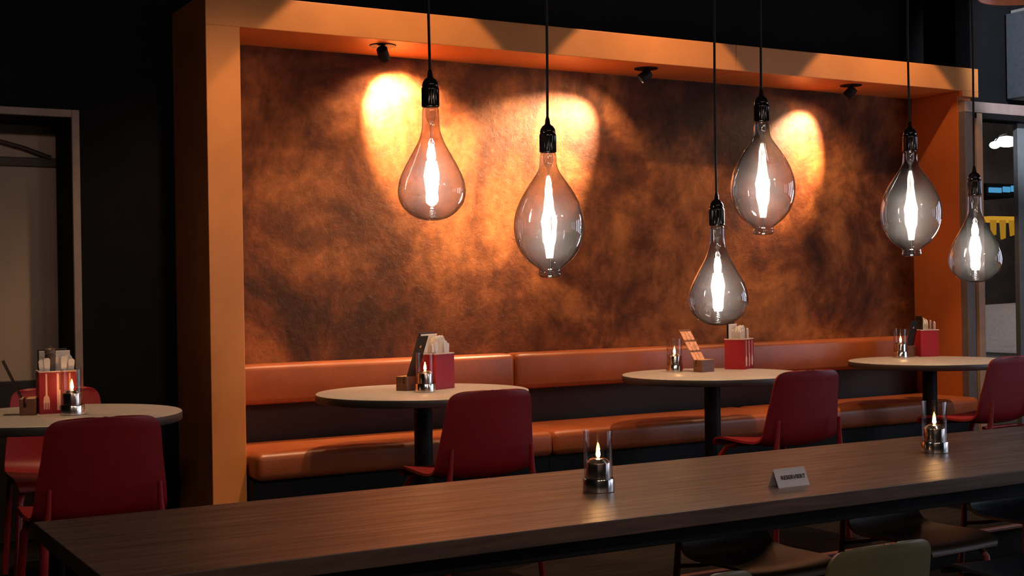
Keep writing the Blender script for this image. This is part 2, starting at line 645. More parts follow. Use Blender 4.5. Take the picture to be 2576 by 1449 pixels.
# ---------------------------------------------------------------- round tables
def round_table(x, y, r, label):
    t = thing('round_table', label, 'table', (x, y, PLAT), 0, 'small round tables along the alcove')
    H = 0.74
    bm = bmesh.new()
    lathe(bm, [(0, H - 0.0001), (r - 0.004, H - 0.0001), (r - 0.001, H - 0.003)], 96)
    obj('tabletop_surface', bm, TABTOP, t, True)
    bm = bmesh.new()
    lathe(bm, [(r - 0.002, H - 0.002), (r, H - 0.005), (r, H - 0.032), (r - 0.004, H - 0.036), (0, H - 0.036)], 96)
    obj('tabletop', bm, TABEDGE, t, True)
    bm = bmesh.new()
    lathe(bm, [(0.0, H - 0.036), (0.14, H - 0.036), (0.14, H - 0.044), (0.042, H - 0.046), (0.042, 0.03), (0.0, 0.03)], 40)
    obj('column', bm, BLACK, t, True)
    bm = bmesh.new()
    lathe(bm, [(0.0, 0.032), (0.05, 0.032), (0.185, 0.016), (0.20, 0.010), (0.20, 0.0), (0.0, 0.0)], 48)
    obj('base_plate', bm, BLACK, t, True)
    return t


TL = (1.02, 5.36)
T1 = (2.655, 5.45)
T2 = (4.365, 5.49)
T3 = (6.045, 5.55)
round_table(*TL, 0.478, 'round grey-topped table in front of the left doorway')
round_table(*T1, 0.488, 'round grey-topped table nearest the left alcove post')
round_table(*T2, 0.472, 'round grey-topped table before the middle of the alcove wall')
round_table(*T3, 0.468, 'round grey-topped table at the far right end of the bench')

# ---------------------------------------------------------------- chairs
def chair_shell():
    # profile (y, z, half width, side curl)
    P = [(0.225, 0.418, 0.196, 0.0), (0.215, 0.438, 0.208, 0.004), (0.16, 0.447, 0.216, 0.010), (0.05, 0.440, 0.222, 0.016),
         (-0.08, 0.432, 0.224, 0.022), (-0.16, 0.440, 0.223, 0.026), (-0.205, 0.475, 0.221, 0.028), (-0.222, 0.53, 0.216, 0.028),
         (-0.235, 0.60, 0.207, 0.026), (-0.248, 0.67, 0.197, 0.024), (-0.260, 0.735, 0.190, 0.022), (-0.267, 0.768, 0.181, 0.020),
         (-0.270, 0.789, 0.160, 0.018), (-0.2715, 0.798, 0.115, 0.014), (-0.272, 0.801, 0.04, 0.01)]
    S = catmull(P, 3)
    bm = bmesh.new()
    n = 14
    rows = []
    for k, (y, z, hw, cu) in enumerate(S):
        k0 = max(k - 1, 0)
        k1 = min(k + 1, len(S) - 1)
        ty, tz = S[k1][0] - S[k0][0], S[k1][1] - S[k0][1]
        ln = math.hypot(ty, tz) or 1
        ny, nz = tz / ln, -ty / ln          # towards the sitter
        if ny < 0 and nz < 0:
            ny, nz = -ny, -nz
        if z < 0.5 and nz < 0:
            ny, nz = -ny, -nz
        row = []
        for i in range(n + 1):
            u = -1 + 2 * i / n
            c = cu * abs(u) ** 2.4
            row.append(bm.verts.new((hw * u, y + ny * c, z + nz * c)))
        rows.append(row)
    for A, B in zip(rows, rows[1:]):
        for i in range(n):
            bm.faces.new((A[i], A[i + 1], B[i + 1], B[i]))
    bmesh.ops.recalc_face_normals(bm, faces=bm.faces[:])
    g = bm.faces[:]
    bmesh.ops.solidify(bm, geom=g, thickness=0.011)
    return bm


def make_chair(name, label, shell_m, leg_m, loc, rot, group, scale=1.0):
    t = thing(name, label, 'chair', loc, rot, group)
    t.scale = (scale,) * 3
    obj('shell', chair_shell(), shell_m, t, True)
    for sx in (-1, 1):
        bm = bmesh.new()
        tube(bm, [(sx * 0.178, -0.252, 0.575), (sx * 0.182, -0.247, 0.50), (sx * 0.192, -0.243, 0.40), (sx * 0.215, -0.268, 0.0)],
             [0.008, 0.011, 0.0145, 0.0125], 12)
        obj('leg', bm, leg_m, t, True)
        bm = bmesh.new()
        tube(bm, [(sx * 0.150, 0.10, 0.432), (sx * 0.175, 0.155, 0.418), (sx * 0.192, 0.185, 0.37), (sx * 0.215, 0.225, 0.0)],
             [0.011, 0.0125, 0.0145, 0.0125], 12)
        obj('leg', bm, leg_m, t, True)
    bm = bmesh.new()
    tube(bm, [(-0.15, 0.10, 0.428), (0.15, 0.10, 0.428)], 0.009, 8)
    obj('under_frame', bm, leg_m, t, True)
    bm = bmesh.new()
    tube(bm, [(-0.19, -0.243, 0.405), (-0.14, -0.16, 0.418), (0.14, -0.16, 0.418), (0.19, -0.243, 0.405)], 0.009, 8)
    obj('under_frame', bm, leg_m, t, True)
    return t


G = 'red shell chairs at the round tables'
red = make_chair('shell_chair', 'red shell chair with its back to us at the left doorway table', REDSH, REDLEG,
                 (1.003, 4.70, PLAT), math.radians(-1), G)
dup(red, (2.555, 4.855, PLAT), math.radians(-2), 'red shell chair at the table nearest the left alcove post')
dup(red, (4.275, 4.895, PLAT), math.radians(-3), 'red shell chair at the middle alcove table')
dup(red, (5.82, 5.02, PLAT), math.radians(2), 'red shell chair cut off by the right edge of the photo')
dup(red, (1.125, 5.775, PLAT), math.radians(176), 'red shell chair facing us behind the left doorway table')

G2 = 'shell chairs along the near side of the long table'
S9 = 0.897
ol = make_chair('shell_chair', 'olive green shell chair showing its whole rounded back at lower right', OLIVE, OLIVELEG,
                (2.335, 2.52, 0), math.radians(0), G2, S9)
dup(ol, (1.742, 2.485, 0), math.radians(1), 'olive green shell chair with only the top of its back showing at the bottom edge')
G3 = 'dark shell chairs pushed under the far side of the long table'
br = make_chair('shell_chair', 'brown shell chair under the long table, left of the others', BROWNSH, ROSELEG,
                (2.96, 3.50, 0), math.radians(180), G3, 0.895)
dup(br, (3.74, 3.50, 0), math.radians(183), 'brown shell chair under the long table behind the olive chair')
sl = make_chair('shell_chair', 'slate grey shell chair on the near side at the right edge', SLATESH, ROSELEG,
                (3.56, 2.86, 0), math.radians(-6), G2, S9)
dup(sl, (4.40, 3.50, 0), math.radians(176), 'slate grey shell chair under the far side of the long table', G3, 0.895)

# ---------------------------------------------------------------- long table
LZ = 0.745
TX0, TX1, TY0, TY1 = 0.632, 5.6, 2.80, 3.655
t = thing('long_table', 'long dark oak dining table running across the foreground', 'table', (TX0, TY0, 0))
og = (TX0, TY0, 0)
bm = lbox((TX0, TY0, LZ - 0.043), (TX1, TY1, LZ), og, 0.0025)
me = obj('tabletop', bm, [OAK, OAK_EDGE], t)
for p in me.data.polygons:
    if abs(p.normal.z) < 0.5 or p.normal.z < 0:
        p.material_index = 1
bm = lbox((TX0 + 0.06, TY0 + 0.07, LZ - 0.098), (TX1 - 0.06, TY0 + 0.095, LZ - 0.043), og, 0.002)
obj('apron', bm, BLACK, t)
bm = lbox((TX0 + 0.06, TY1 - 0.095, LZ - 0.098), (TX1 - 0.06, TY1 - 0.07, LZ - 0.043), og, 0.002)
obj('apron', bm, BLACK, t)
for x in (TX0 + 0.10, TX1 - 0.15):
    bm = bmesh.new()
    for lo, hi in (((x - .035, TY0 + .075, 0), (x + .035, TY0 + .125, LZ - .045)), ((x - .035, TY1 - .125, 0), (x + .035, TY1 - .075, LZ - .045)),
                   ((x - .035, TY0 + .075, LZ - .10), (x + .035, TY1 - .075, LZ - .045)), ((x - .035, TY0 + .075, 0), (x + .035, TY1 - .075, .03))):
        box(bm, [a - b for a, b in zip(lo, og)], [a - b for a, b in zip(hi, og)], 0.003)
    obj('leg_frame', bm, BLACK, t)

# ---------------------------------------------------------------- pendants
PEAR = [(0.0, 0.307), (0.016, 0.3065), (0.030, 0.304), (0.046, 0.298), (0.066, 0.284), (0.083, 0.264), (0.091, 0.240), (0.0915, 0.218), (0.085, 0.190),
        (0.0715, 0.160), (0.055, 0.130), (0.040, 0.103), (0.0295, 0.078), (0.0242, 0.052), (0.0232, 0.022), (0.0222, 0.006), (0.019, 0.0)]
OVAL = [(0.0, 0.357), (0.022, 0.356), (0.0300, 0.352), (0.0325, 0.345), (0.0305, 0.337), (0.0335, 0.330), (0.047, 0.320), (0.067, 0.303), (0.085, 0.277),
        (0.097, 0.245), (0.1010, 0.207), (0.095, 0.168), (0.081, 0.132), (0.063, 0.101), (0.046, 0.076), (0.0325, 0.056), (0.0258, 0.038), (0.0242, 0.018), (0.0225, 0.005), (0.019, 0.0)]


def pendant(x, y, zc, kind, label, tilt=0.0):
    """zc: height of the socket's lower rim; the bulb hangs below"""
    t = thing('pendant_lamp', label, 'pendant lamp', (x, y, zc), tilt, 'pendant bulbs over the long table')
    prof = PEAR if kind == 'pear' else OVAL
    H = prof[0][1]
    S = catmull([(r, -z) for r, z in prof], 4)
    S = [(max(r, 0), z) for r, z in S]
    bm = bmesh.new()
    lathe(bm, S, 64)
    g = obj('bulb_glass', bm, BULBGL, t, True)
    bm = bmesh.new()
    # socket: ribbed sleeve, dome, strain relief
    sp = [(0.0, 0.0), (0.0225, 0.0), (0.0242, 0.002), (0.0242, 0.006), (0.0242, 0.045), (0.0235, 0.052), (0.0215, 0.055), (0.0225, 0.058), (0.0205, 0.067), (0.0155, 0.075),
          (0.0095, 0.079), (0.0075, 0.083), (0.0068, 0.092), (0.004, 0.102), (0.0, 0.103)]
    lathe(bm, sp, 72, None, 18, 0.10, 0.005, 0.050)
    obj('socket', bm, BLACKGL, t, True)
    bm = bmesh.new()
    cz = CEIL - zc
    # a hanging cord is never dead straight
    ph = x * 7
    pts = [(0.0035 * math.sin(ph + k * 0.9) * (1 if 0 < k < 8 else 0), 0.002 * math.sin(ph + k * 1.7) * (1 if 0 < k < 8 else 0), 0.10 + (cz - 0.10) * k / 8) for k in range(9)]
    tube(bm, catmull(pts, 4), 0.0038, 10)
    obj('cord', bm, CORDM, t, True)
    bm = bmesh.new()
    lathe(bm, [(0, cz - 0.03), (0.045, cz - 0.028), (0.05, cz - 0.02), (0.05, cz), (0, cz)], 32)
    obj('ceiling_rose', bm, BLACK, t, True)
    # stem: flared glass mount and rod
    bm = bmesh.new()
    if kind == 'pear':
        f0, f1, f2 = 0.100, 0.165, 0.262
    else:
        f0, f1, f2 = 0.105, 0.185, 0.300
    lathe(bm, catmull([(0.0135, -0.004), (0.0135, -0.026), (0.0095, -0.038), (0.0045, -0.046), (0.0035, -0.075), (0.0030, -f2)], 3), 16)
    obj('glass_stem', bm, STEMGL, t, True)
    bm = bmesh.new()
    n = 8
    for k in range(n):
        a = 2 * PI * k / n + 0.2
        c, s = math.cos(a), math.sin(a)
        r0, r1, r2 = (0.006, 0.0155, 0.006)
        if kind == 'pear':
            pts = [(c * 0.011, s * 0.011, -f1 + 0.018), (c * 0.0180, s * 0.0180, -f1 - 0.020), (c * 0.0085, s * 0.0085, -f2)]
        else:
            pts = [(c * 0.006, s * 0.006, -f0 - 0.035), (c * 0.0195, s * 0.0195, -f1 - 0.01), (c * 0.0055, s * 0.0055, -f2)]
        tube(bm, pts, 0.0034, 8)  # sticks thickened so the glowing column takes in its bloom
    obj('filament', bm, FILA, t)
    bm = bmesh.new()
    if kind == 'pear':
        for k in range(4):
            a = 2 * PI * k / 4 + 0.5
            c, s = math.cos(a), math.sin(a)
            tube(bm, [(c * 0.003, s * 0.003, -f0), (c * 0.011, s * 0.011, -f0 - 0.022), (c * 0.009, s * 0.009, -f0 - 0.046)], 0.0016, 6)
        obj('upper_filament', bm, FILA, t)
        bm = bmesh.new()
        cp = []
        for k in range(61):
            q = k / 60
            a = 2 * PI * 6 * q
            cp.append(((0.003 + 0.010 * q) * math.cos(a), (0.003 + 0.010 * q) * math.sin(a), -f2 - 0.003 - 0.038 * q))
        tube(bm, cp, 0.0008, 5)
        obj('support_spring', bm, CHROME, t, True)
    else:
        tube(bm, [(0, 0, -f2), (0, 0, -H + 0.006)], 0.0016, 8)
        obj('support_wire', bm, CHROME, t, True)
    return t


PY = 3.2
pendant(1.596, PY, 1.837, 'pear', 'pear-shaped smoked glass bulb pendant, leftmost over the long table')
pendant(1.967, PY, 1.728, 'oval', 'largest-looking oval smoked bulb pendant, second from the left')
pendant(2.573, PY, 1.526, 'pear', 'pear-shaped smoked bulb pendant hanging lowest, above the middle table')
pendant(2.758, PY, 1.855, 'oval', 'oval smoked bulb pendant hanging beside the right bright wall patch')
pendant(3.409, PY, 1.787, 'oval', 'oval smoked bulb pendant in front of the right alcove end')
pendant(3.722, PY, 1.645, 'pear', 'pear-shaped smoked bulb pendant farthest right, by the window frame')

# ---------------------------------------------------------------- candle holders
def candle(loc, label, proto=None, group='oil candles in glass cylinders'):
    if proto:
        return dup(proto, loc, random.uniform(0, 6), label)
    t = thing('candle_holder', label, 'candle holder', loc, 0, group)
    bm = bmesh.new()
    lathe(bm, [(0, 0.0), (0.044, 0.0), (0.0465, 0.002), (0.0465, 0.036), (0.0455, 0.0385), (0.043, 0.0385), (0.043, 0.033), (0.036, 0.033), (0, 0.033)], 48)
    obj('base_ring', bm, CHROME, t, True)
    bm = bmesh.new()
    lathe(bm, [(0, 0.033), (0.0362, 0.033), (0.0362, 0.0835), (0.0355, 0.0855), (0.0335, 0.0865), (0.0265, 0.094), (0.022, 0.0965), (0.0, 0.0965)], 48)
    obj('oil_canister', bm, CHROME, t, True)
    bm = bmesh.new()
    lathe(bm, [(0.0425, 0.034), (0.0425, 0.176), (0.0420, 0.1785), (0.0408, 0.1785), (0.0402, 0.176), (0.0402, 0.034)], 48)
    obj('glass_cylinder', bm, CANDGL, t, True)
    bm = bmesh.new()
    tube(bm, [(0, 0, 0.0965), (0, 0, 0.103)], 0.0016, 8)
    obj('wick', bm, WAX, t)
    bm = bmesh.new()
    lathe(bm, catmull([(0.0, 0.099), (0.0045, 0.102), (0.0062, 0.108), (0.0045, 0.117), (0.0018, 0.125), (0.0, 0.129)], 3), 16)
    obj('flame', bm, FLAME, t, True)
    return t


Z1 = PLAT + 0.74
c0 = candle((2.136, 3.222, LZ), 'lit glass candle holder on the long table, left of the reserved sign')
candle((3.581, 3.27, LZ), 'lit glass candle holder on the long table, right of the reserved sign', c0)
candle((1.068, 5.300, Z1), 'lit glass candle holder in front of the red box on the left doorway table', c0)
candle((2.644, 5.400, Z1), 'lit glass candle holder on the table nearest the left alcove post', c0)
candle((4.325, 5.760, Z1), 'lit glass candle holder on the middle alcove table', c0)
candle((6.135, 5.860, Z1), 'lit glass candle holder on the far right round table', c0)

# ---------------------------------------------------------------- reserved sign
t = thing('table_sign', 'small folded steel table sign reading RESERVIERT', 'sign', (2.655, 2.985, LZ), math.radians(0))
bm = bmesh.new()
W2, HH, DD = 0.060, 0.052, 0.024
for s in (-1, 1):
    a = math.atan2(DD, HH)
    vs = [(-W2, s * DD, 0.0), (W2, s * DD, 0.0), (W2, 0, HH), (-W2, 0, HH)]
    th = 0.0009
    q = [bm.verts.new(v) for v in vs] + [bm.verts.new((v[0], v[1] - s * th * 1.2, v[2] - (th if v[2] > 0 else 0))) for v in vs]
    for f in ((0, 1, 2, 3), (7, 6, 5, 4), (0, 4, 5, 1), (1, 5, 6, 2), (2, 6, 7, 3), (3, 7, 4, 0)):
        bm.faces.new([q[i] for i in f])
obj('folded_plate', bm, BRUSHED, t)
cu = bpy.data.curves.new('lettering', 'FONT')
cu.body = 'RESERVIERT'
cu.align_x = 'CENTER'
cu.align_y = 'CENTER'
cu.size = 0.0165
cu.extrude = 0.0002
cu.offset = 0.0005
tmp = bpy.data.objects.new('tmp_text', cu)
COL.objects.link(tmp)
dg = bpy.context.evaluated_depsgraph_get()
me = bpy.data.meshes.new_from_object(tmp.evaluated_get(dg))
bpy.data.objects.remove(tmp)
me.name = 'lettering'
me.materials.clear()
xs = [v.co.x for v in me.vertices]
k = 0.094 / (max(xs) - min(xs))
for v in me.vertices:
    v.co.x *= k
lt = link_obj('lettering', me, mat('black_engraving', (0.02, 0.015, 0.015), 0.6), t)
ang = math.atan2(HH, DD)
lt.rotation_euler = (ang, 0, 0)
lt.location = (0.006, -DD * 0.5 - 0.0008, HH * 0.5 + 0.0004)
lt['label'] = 'black lettering reading RESERVIERT'

# ---------------------------------------------------------------- things on the round tables
def cutlery_box(x, y, rot, label, prints):
    """open crimson box; prints: local face on which the pale cutlery pictures are ('front' -y, 'left' -x)"""
    t = thing('cutlery_box', label, 'box', (x, y, Z1), rot, 'crimson cutlery boxes')
    a, b, h, th = 0.070, 0.058, 0.163, 0.006
    bm = bmesh.new()
    box(bm, (-a, -b, 0), (a, b, 0.006))
    box(bm, (-a, -b, 0.004), (a, -b + th, h))
    box(bm, (-a, b - th, 0.004), (a, b, h))
    box(bm, (-a, -b + th, 0.004), (-a + th, b - th, h))
    box(bm, (a - th, -b + th, 0.004), (a, b - th, h))
    obj('box_body', bm, REDBOX, t)
    bm = bmesh.new()
    e = 0.0012
    box(bm, (-a - e, -b - e, h), (a + e, -b + th, h + 0.005))
    box(bm, (-a - e, b - th, h), (a + e, b + e, h + 0.005))
    box(bm, (-a - e, -b + th, h), (-a + th, b - th, h + 0.005))
    box(bm, (a - th, -b + th, h), (a + e, b - th, h + 0.005))
    obj('rim', bm, BOXRIM, t)
    if prints:
        y1 = -b - 0.0007
        y0 = -b

        def strip(bm, pts, dx):
            prism(bm, [(px + dx, pz) for px, pz in pts], y1, y0)
        bm = bmesh.new()
        fork = [(-0.003, 0.158), (0.003, 0.158), (0.0035, 0.075), (0.010, 0.065), (0.012, 0.050), (0.0105, 0.018), (0.0075, 0.018), (0.0070, 0.044), (0.0045, 0.044),
                (0.0040, 0.018), (0.0013, 0.018), (0.0010, 0.044), (-0.0010, 0.044), (-0.0013, 0.018), (-0.0040, 0.018), (-0.0045, 0.044), (-0.0070, 0.044),
                (-0.0075, 0.018), (-0.0105, 0.018), (-0.012, 0.050), (-0.010, 0.065), (-0.0035, 0.075)]
        knife = [(-0.004, 0.158), (0.004, 0.158), (0.0045, 0.095), (0.010, 0.090), (0.0105, 0.030), (0.004, 0.014), (-0.004, 0.014), (-0.0045, 0.095)]
        spoon = [(-0.003, 0.158), (0.003, 0.158), (0.0035, 0.080)] + [(0.013 * math.sin(q), 0.046 + 0.030 * math.cos(q)) for q in [PI * k / 10 for k in range(1, 20)]] + [(-0.0035, 0.080)]
        strip(bm, fork, -0.043)
        obj('printed_fork', bm, PRINT, t)
        bm = bmesh.new()
        strip(bm, knife, 0.0)
        obj('printed_knife', bm, PRINT, t)
        bm = bmesh.new()
        strip(bm, spoon, 0.045)
        obj('printed_spoon', bm, PRINT, t)
    return t


def loc2(x, y, rot, u, v):
    c, s = math.cos(rot), math.sin(rot)
    return (x + c * u - s * v, y + s * u + c * v)


KG = 'cutlery standing in the red boxes'


def handle_bm(h, wd):
    bm = bmesh.new()
    pts = [(-wd * 0.45, 0.0), (wd * 0.45, 0.0), (wd * 0.30, h * 0.55), (wd * 0.62, h * 0.86), (wd * 0.68, h * 0.97), (wd * 0.35, h), (-wd * 0.35, h),
           (-wd * 0.68, h * 0.97), (-wd * 0.62, h * 0.86), (-wd * 0.30, h * 0.55)]
    prism(bm, pts, -0.0016, 0.0016)
    return bm


def cutlery(x, y, rot, h, lean, label, wd=0.018):
    o = obj('cutlery', handle_bm(h, wd), BRUSHED)
    o.location = (x, y, Z1 + 0.008)
    o.rotation_euler = (lean[0], lean[1], rot)
    return tag(o, label, 'cutlery', KG)


def sheet(name, x, y, rot, w_, h, th, lean, m, label, cat, group=None, z=None):
    bm = newbox((-w_ / 2, -th / 2, 0), (w_ / 2, th / 2, h), min(th * 0.3, 0.002), 1)
    o = obj(name, bm, m)
    o.location = (x, y, (Z1 + 0.008) if z is None else z)
    o.rotation_euler = (lean[0], lean[1], rot)
    return tag(o, label, cat, group)


def napkin(x, y, rot, h, label):
    """stack of folded paper napkins, edges fanned"""
    bm = bmesh.new()
    for k in range(7):
        yy = -0.015 + 0.005 * k
        w_ = 0.034
        dz = 0.006 * math.sin(k * 2.1)
        prism(bm, [(-w_, 0), (w_, 0), (w_ + 0.002, h - 0.02 + dz), (w_ - 0.012, h + dz), (-w_ + 0.006, h - 0.008 + dz), (-w_ - 0.001, h - 0.03 + dz)], yy, yy + 0.0036)
    o = obj('napkin_stack', bm, PAPER)
    o.location = (x, y, Z1 + 0.008)
    o.rotation_euler = (0, 0, rot)
    return tag(o, label, 'napkins', 'paper napkins in the red boxes')


def fill_box(bx, by, rot, where, n_cut, hmax, mill=False):
    cutlery_slots = [(-0.051, -0.036), (-0.032, -0.040), (0.020, -0.041), (0.050, -0.030), (-0.050, 0.010), (0.0, -0.043)]
    names = ['leftmost cutlery handle', 'second cutlery handle from left', 'middle right cutlery handle', 'rightmost cutlery handle',
             'back left piece of cutlery', 'centre front cutlery handle']
    for k in range(n_cut):
        u, v = cutlery_slots[k]
        x, y = loc2(bx, by, rot, u, v)
        cutlery(x, y, rot, 0.205 + 0.006 * (k % 3), (0.0, 0.03 * (1 if u > 0 else -1)), names[k] + ' in the red box ' + where)
    x, y = loc2(bx, by, rot, 0.026, 0.002)
    napkin(x, y, rot, hmax - 0.012, 'white folded napkins in the red box ' + where)
    x, y = loc2(bx, by, rot, 0.0, 0.036)
    sheet('menu', x, y, rot, 0.118, hmax, 0.004, (0.0, 0.0), PAPER, 'white menu at the back of the red box ' + where, 'menu', 'menus in the red boxes')
    x, y = loc2(bx, by, rot, -0.008, 0.045)
    sheet('menu', x, y, rot, 0.112, hmax + 0.008, 0.003, (0.0, 0.0), DARKCARD, 'black menu behind the white one, ' + where, 'menu', 'menus in the red boxes')
    if mill:
        x, y = loc2(bx, by, rot, -0.022, -0.012)
        t = thing('pepper_mill', 'dark wooden pepper mill standing in the red box ' + where, 'pepper mill', (x, y, Z1 + 0.008), rot)
        bm = bmesh.new()
        lathe(bm, [(0, 0), (0.022, 0), (0.021, 0.10), (0.019, 0.16), (0.021, 0.225), (0, 0.226)], 28)
        obj('mill_body', bm, MILL, t, True)
        bm = bmesh.new()
        lathe(bm, [(0, 0.227), (0.021, 0.227), (0.0215, 0.238), (0.017, 0.247), (0.006, 0.250), (0.004, 0.256), (0, 0.257)], 28)
        obj('mill_head', bm, MILL, t, True)


RL, R1, R2, R3 = math.radians(-4), math.radians(24), math.radians(29), math.radians(64)
BL = (1.038, 5.452)
B1 = (2.770, 5.547)
B2 = (4.735, 5.712)
B3 = (6.375, 5.880)
wL, w1, w2_, w3 = 'on the left doorway table', 'on the table nearest the left post', 'on the middle alcove table', 'on the far right table'
cutlery_box(*BL, RL, 'crimson box with printed cutlery on the left doorway table', True)
cutlery_box(*B1, R1, 'plain crimson box beside the candle on the table nearest the left post', False)
cutlery_box(*B2, R2, 'crimson box with pale printed cutlery on the middle alcove table', True)
cutlery_box(*B3, R3, 'plain crimson box on the far right table', False)
fill_box(*BL, RL, wL, 4, 0.236, True)
fill_box(*B1, R1, w1, 5, 0.248)
fill_box(*B2, R2, w2_, 5, 0.240)
fill_box(*B3, R3, w3, 4, 0.236)


def card_stand(x, y, rot, where, lean, m, detail, length=0.23, lab2=''):
    """rot: heading of the card's face (local -y)"""
    t = thing('card_holder', 'small walnut block holding a menu card ' + where, 'card holder', (x, y, Z1), rot, 'wooden card holder blocks')
    bm = bmesh.new()
    box(bm, (-0.052, -0.030, 0), (0.052, 0.006, 0.066), 0.002, 1)
    box(bm, (-0.052, 0.016, 0), (0.052, 0.030, 0.066), 0.002, 1)
    box(bm, (-0.052, 0.004, 0), (0.052, 0.018, 0.030), 0.0, 1)
    o = obj('wood_block', bm, [WALNUT, WALTOP], t)
    for p in o.data.polygons:
        if p.normal.z > 0.8 and p.center.z > 0.05:
            p.material_index = 1
    c = thing('menu_card', lab2, 'menu card', (*loc2(x, y, rot, 0.0, 0.011), Z1 + 0.031), 0, 'tilted menu cards on the tables')
    c.rotation_euler = (Matrix.Rotation(rot, 3, 'Z') @ Matrix.Rotation(-lean, 3, 'X')).to_euler()
    obj('card', newbox((-(0.048 if detail else 0.041), -0.0015, 0), ((0.048 if detail else 0.041), 0.0015, length), 0.0005, 1), m, c)
    if detail:
        for r_ in range(3):
            for q in range(3):
                x0 = -0.044 + q * 0.030
                z0 = 0.030 + r_ * 0.066
                bm = bmesh.new()
                prism(bm, [(x0, z0 + 0.005), (x0 + 0.014, z0), (x0 + 0.027, z0 + 0.006), (x0 + 0.027, z0 + 0.056), (x0, z0 + 0.056)], -0.0024, -0.0014)
                obj('picture_panel', bm, CARDPINK, c)
    else:
        bm = bmesh.new()
        lathe(bm, [(0.0, -0.0005), (0.007, -0.0005), (0.007, 0.0005), (0.0, 0.0005)], 6, Matrix.Translation((0, 0.0018, length * 0.78)) @ Matrix.Rotation(PI / 2, 4, 'X'))
        obj('round_emblem', bm, CARDPINK, c)
    return t


# card faces -y in its own frame; heading turned to suit each table
card_stand(0.929, 5.430, math.radians(76), wL, math.radians(24), DARKCARD, False, 0.20, 'thin dark menu card leaning left, seen edge-on on the left doorway table')
card_stand(2.628, 5.552, math.radians(210), w1, math.radians(20), DARKCARD, False, 0.235, 'black menu card with small emblem, leaning behind the candle near the left post')
card_stand(4.430, 5.640, math.radians(11), w2_, math.radians(33), CARDBR, True, 0.232, 'brown menu card with salmon pictures leaning on the middle alcove table')
card_stand(6.235, 5.905, math.radians(190), w3, math.radians(14), DARKCARD, False, 0.20, 'dark menu card leaning beside the candle on the far right table')

# ---------------------------------------------------------------- right end: glazed front and column
GX0 = X3 - 0.035
gy = YF - 0.02
bm = bmesh.new()
box(bm, (X2 + 0.010, gy, 0), (X2 + 0.085, gy + 0.06, 2.512), 0.003)
box(bm, (X2 + 0.085, gy + 0.025, 0), (X2 + 0.118, gy + 0.06, 2.50))
struct('trim_3', bm, FRAMEDK, 'dark grey jamb of the window beside the alcove')
bm = bmesh.new()
box(bm, (X2 + 0.118, gy, 0), (X2 + 0.175, gy + 0.06, 2.44), 0.003)
struct('trim_4', bm, FRAMETAN, 'tan jamb of the window beside the alcove')
bm = bmesh.new()
box(bm, (X2 + 0.010, gy - 0.005, 2.44), (9.4, gy + 0.06, 2.51), 0.003)
struct('trim_5', bm, FRAMEGR, 'grey-brown head rail of the window')
bm = bmesh.new()
box(bm, (X2 + 0.118, gy, 2.405), (9.4, gy + 0.05, 2.44))  # solid black strip below the rail
struct('trim_6', bm, BLACK, 'black strip under the head rail')
bm = bmesh.new()
box(bm, (X2 + 0.175, gy + 0.02, 0.12), (9.4, gy + 0.028, 2.405))
struct('window_1', bm, WINGL, 'clear window pane looking onto the night street')
bm = bmesh.new()
box(bm, (X3 + 0.02, YF + 0.08, 2.51), (9.6, YF + 0.20, CEIL))
struct('wall_right', bm, WALLB, 'dark wall over the window')
bm = bmesh.new()
box(bm, (7.295, YF - 0.10, 2.56), (7.345, YF + 0.07, 3.13), 0.006)
struct('trim_7', bm, mat('blue_grey_edge', (0.12, 0.14, 0.17), 0.5), 'narrow edge profile of the upper grey panel')
bm = bmesh.new()
box(bm, (7.345, YF - 0.09, 2.56), (7.75, YF + 0.07, 3.16), 0.004)
struct('wall_panel', bm, GREYCOL, 'light grey panel above the window')
bm = bmesh.new()
box(bm, (7.385, YF + 0.06, 0), (7.56, YF + 0.10, 2.405), 0.004)
struct('trim_8', bm, GREYCOL, 'light grey mullion of the window')

# big copper coloured shade at the very top right
t = thing('shade_lamp', 'large copper-coloured lamp shade just showing at the top right corner', 'pendant lamp', (5.01, 4.0, 2.632))
bm = bmesh.new()
lathe(bm, catmull([(0.20, 0.0), (0.206, 0.004), (0.185, 0.04), (0.14, 0.11), (0.06, 0.17), (0.02, 0.185)], 4), 64)
g = bm.faces[:]
bmesh.ops.solidify(bm, geom=g, thickness=0.003)
obj('lamp_shade', bm, mat('copper_shade', (0.62, 0.30, 0.20), 0.4), t, True)
bm = bmesh.new()
tube(bm, [(0, 0, 0.18), (0, 0, CEIL - 2.632)], 0.004, 8)
obj('cord', bm, CORDM, t, True)
bm = bmesh.new()
lathe(bm, [(0.0, 0.035), (0.035, 0.05), (0.05, 0.085), (0.035, 0.12), (0.0, 0.14)], 24)
obj('bulb', bm, emit('shade_bulb', (1, 0.7, 0.45), 6), t, True)

# ---------------------------------------------------------------- the street outside
bm = bmesh.new()
box(bm, (6.0, 6.9, -0.25), (30, 30, -0.15))
struct('ground', bm, mat('wet_asphalt', (0.03, 0.03, 0.035), 0.4, noise=0.3), 'dark street outside the window')
b = thing('street_building', 'dim brown building across the street', 'building', (16, 17.0, -0.15))
obj('facade', newbox((-7, 0, 0), (12, 1.0, 7)), mat('night_facade', (0.30, 0.24, 0.21), 0.8, noise=0.6, scale=1.1), b)
for wx in (-3.6, -1.6, 0.4, 2.4):
    obj('shop_window', newbox((wx, -0.05, 0.5), (wx + 1.3, 0.0, 2.3)), mat('dark_shop_glass', (0.05, 0.035, 0.04), 0.2, noise=0.5, scale=2), b)


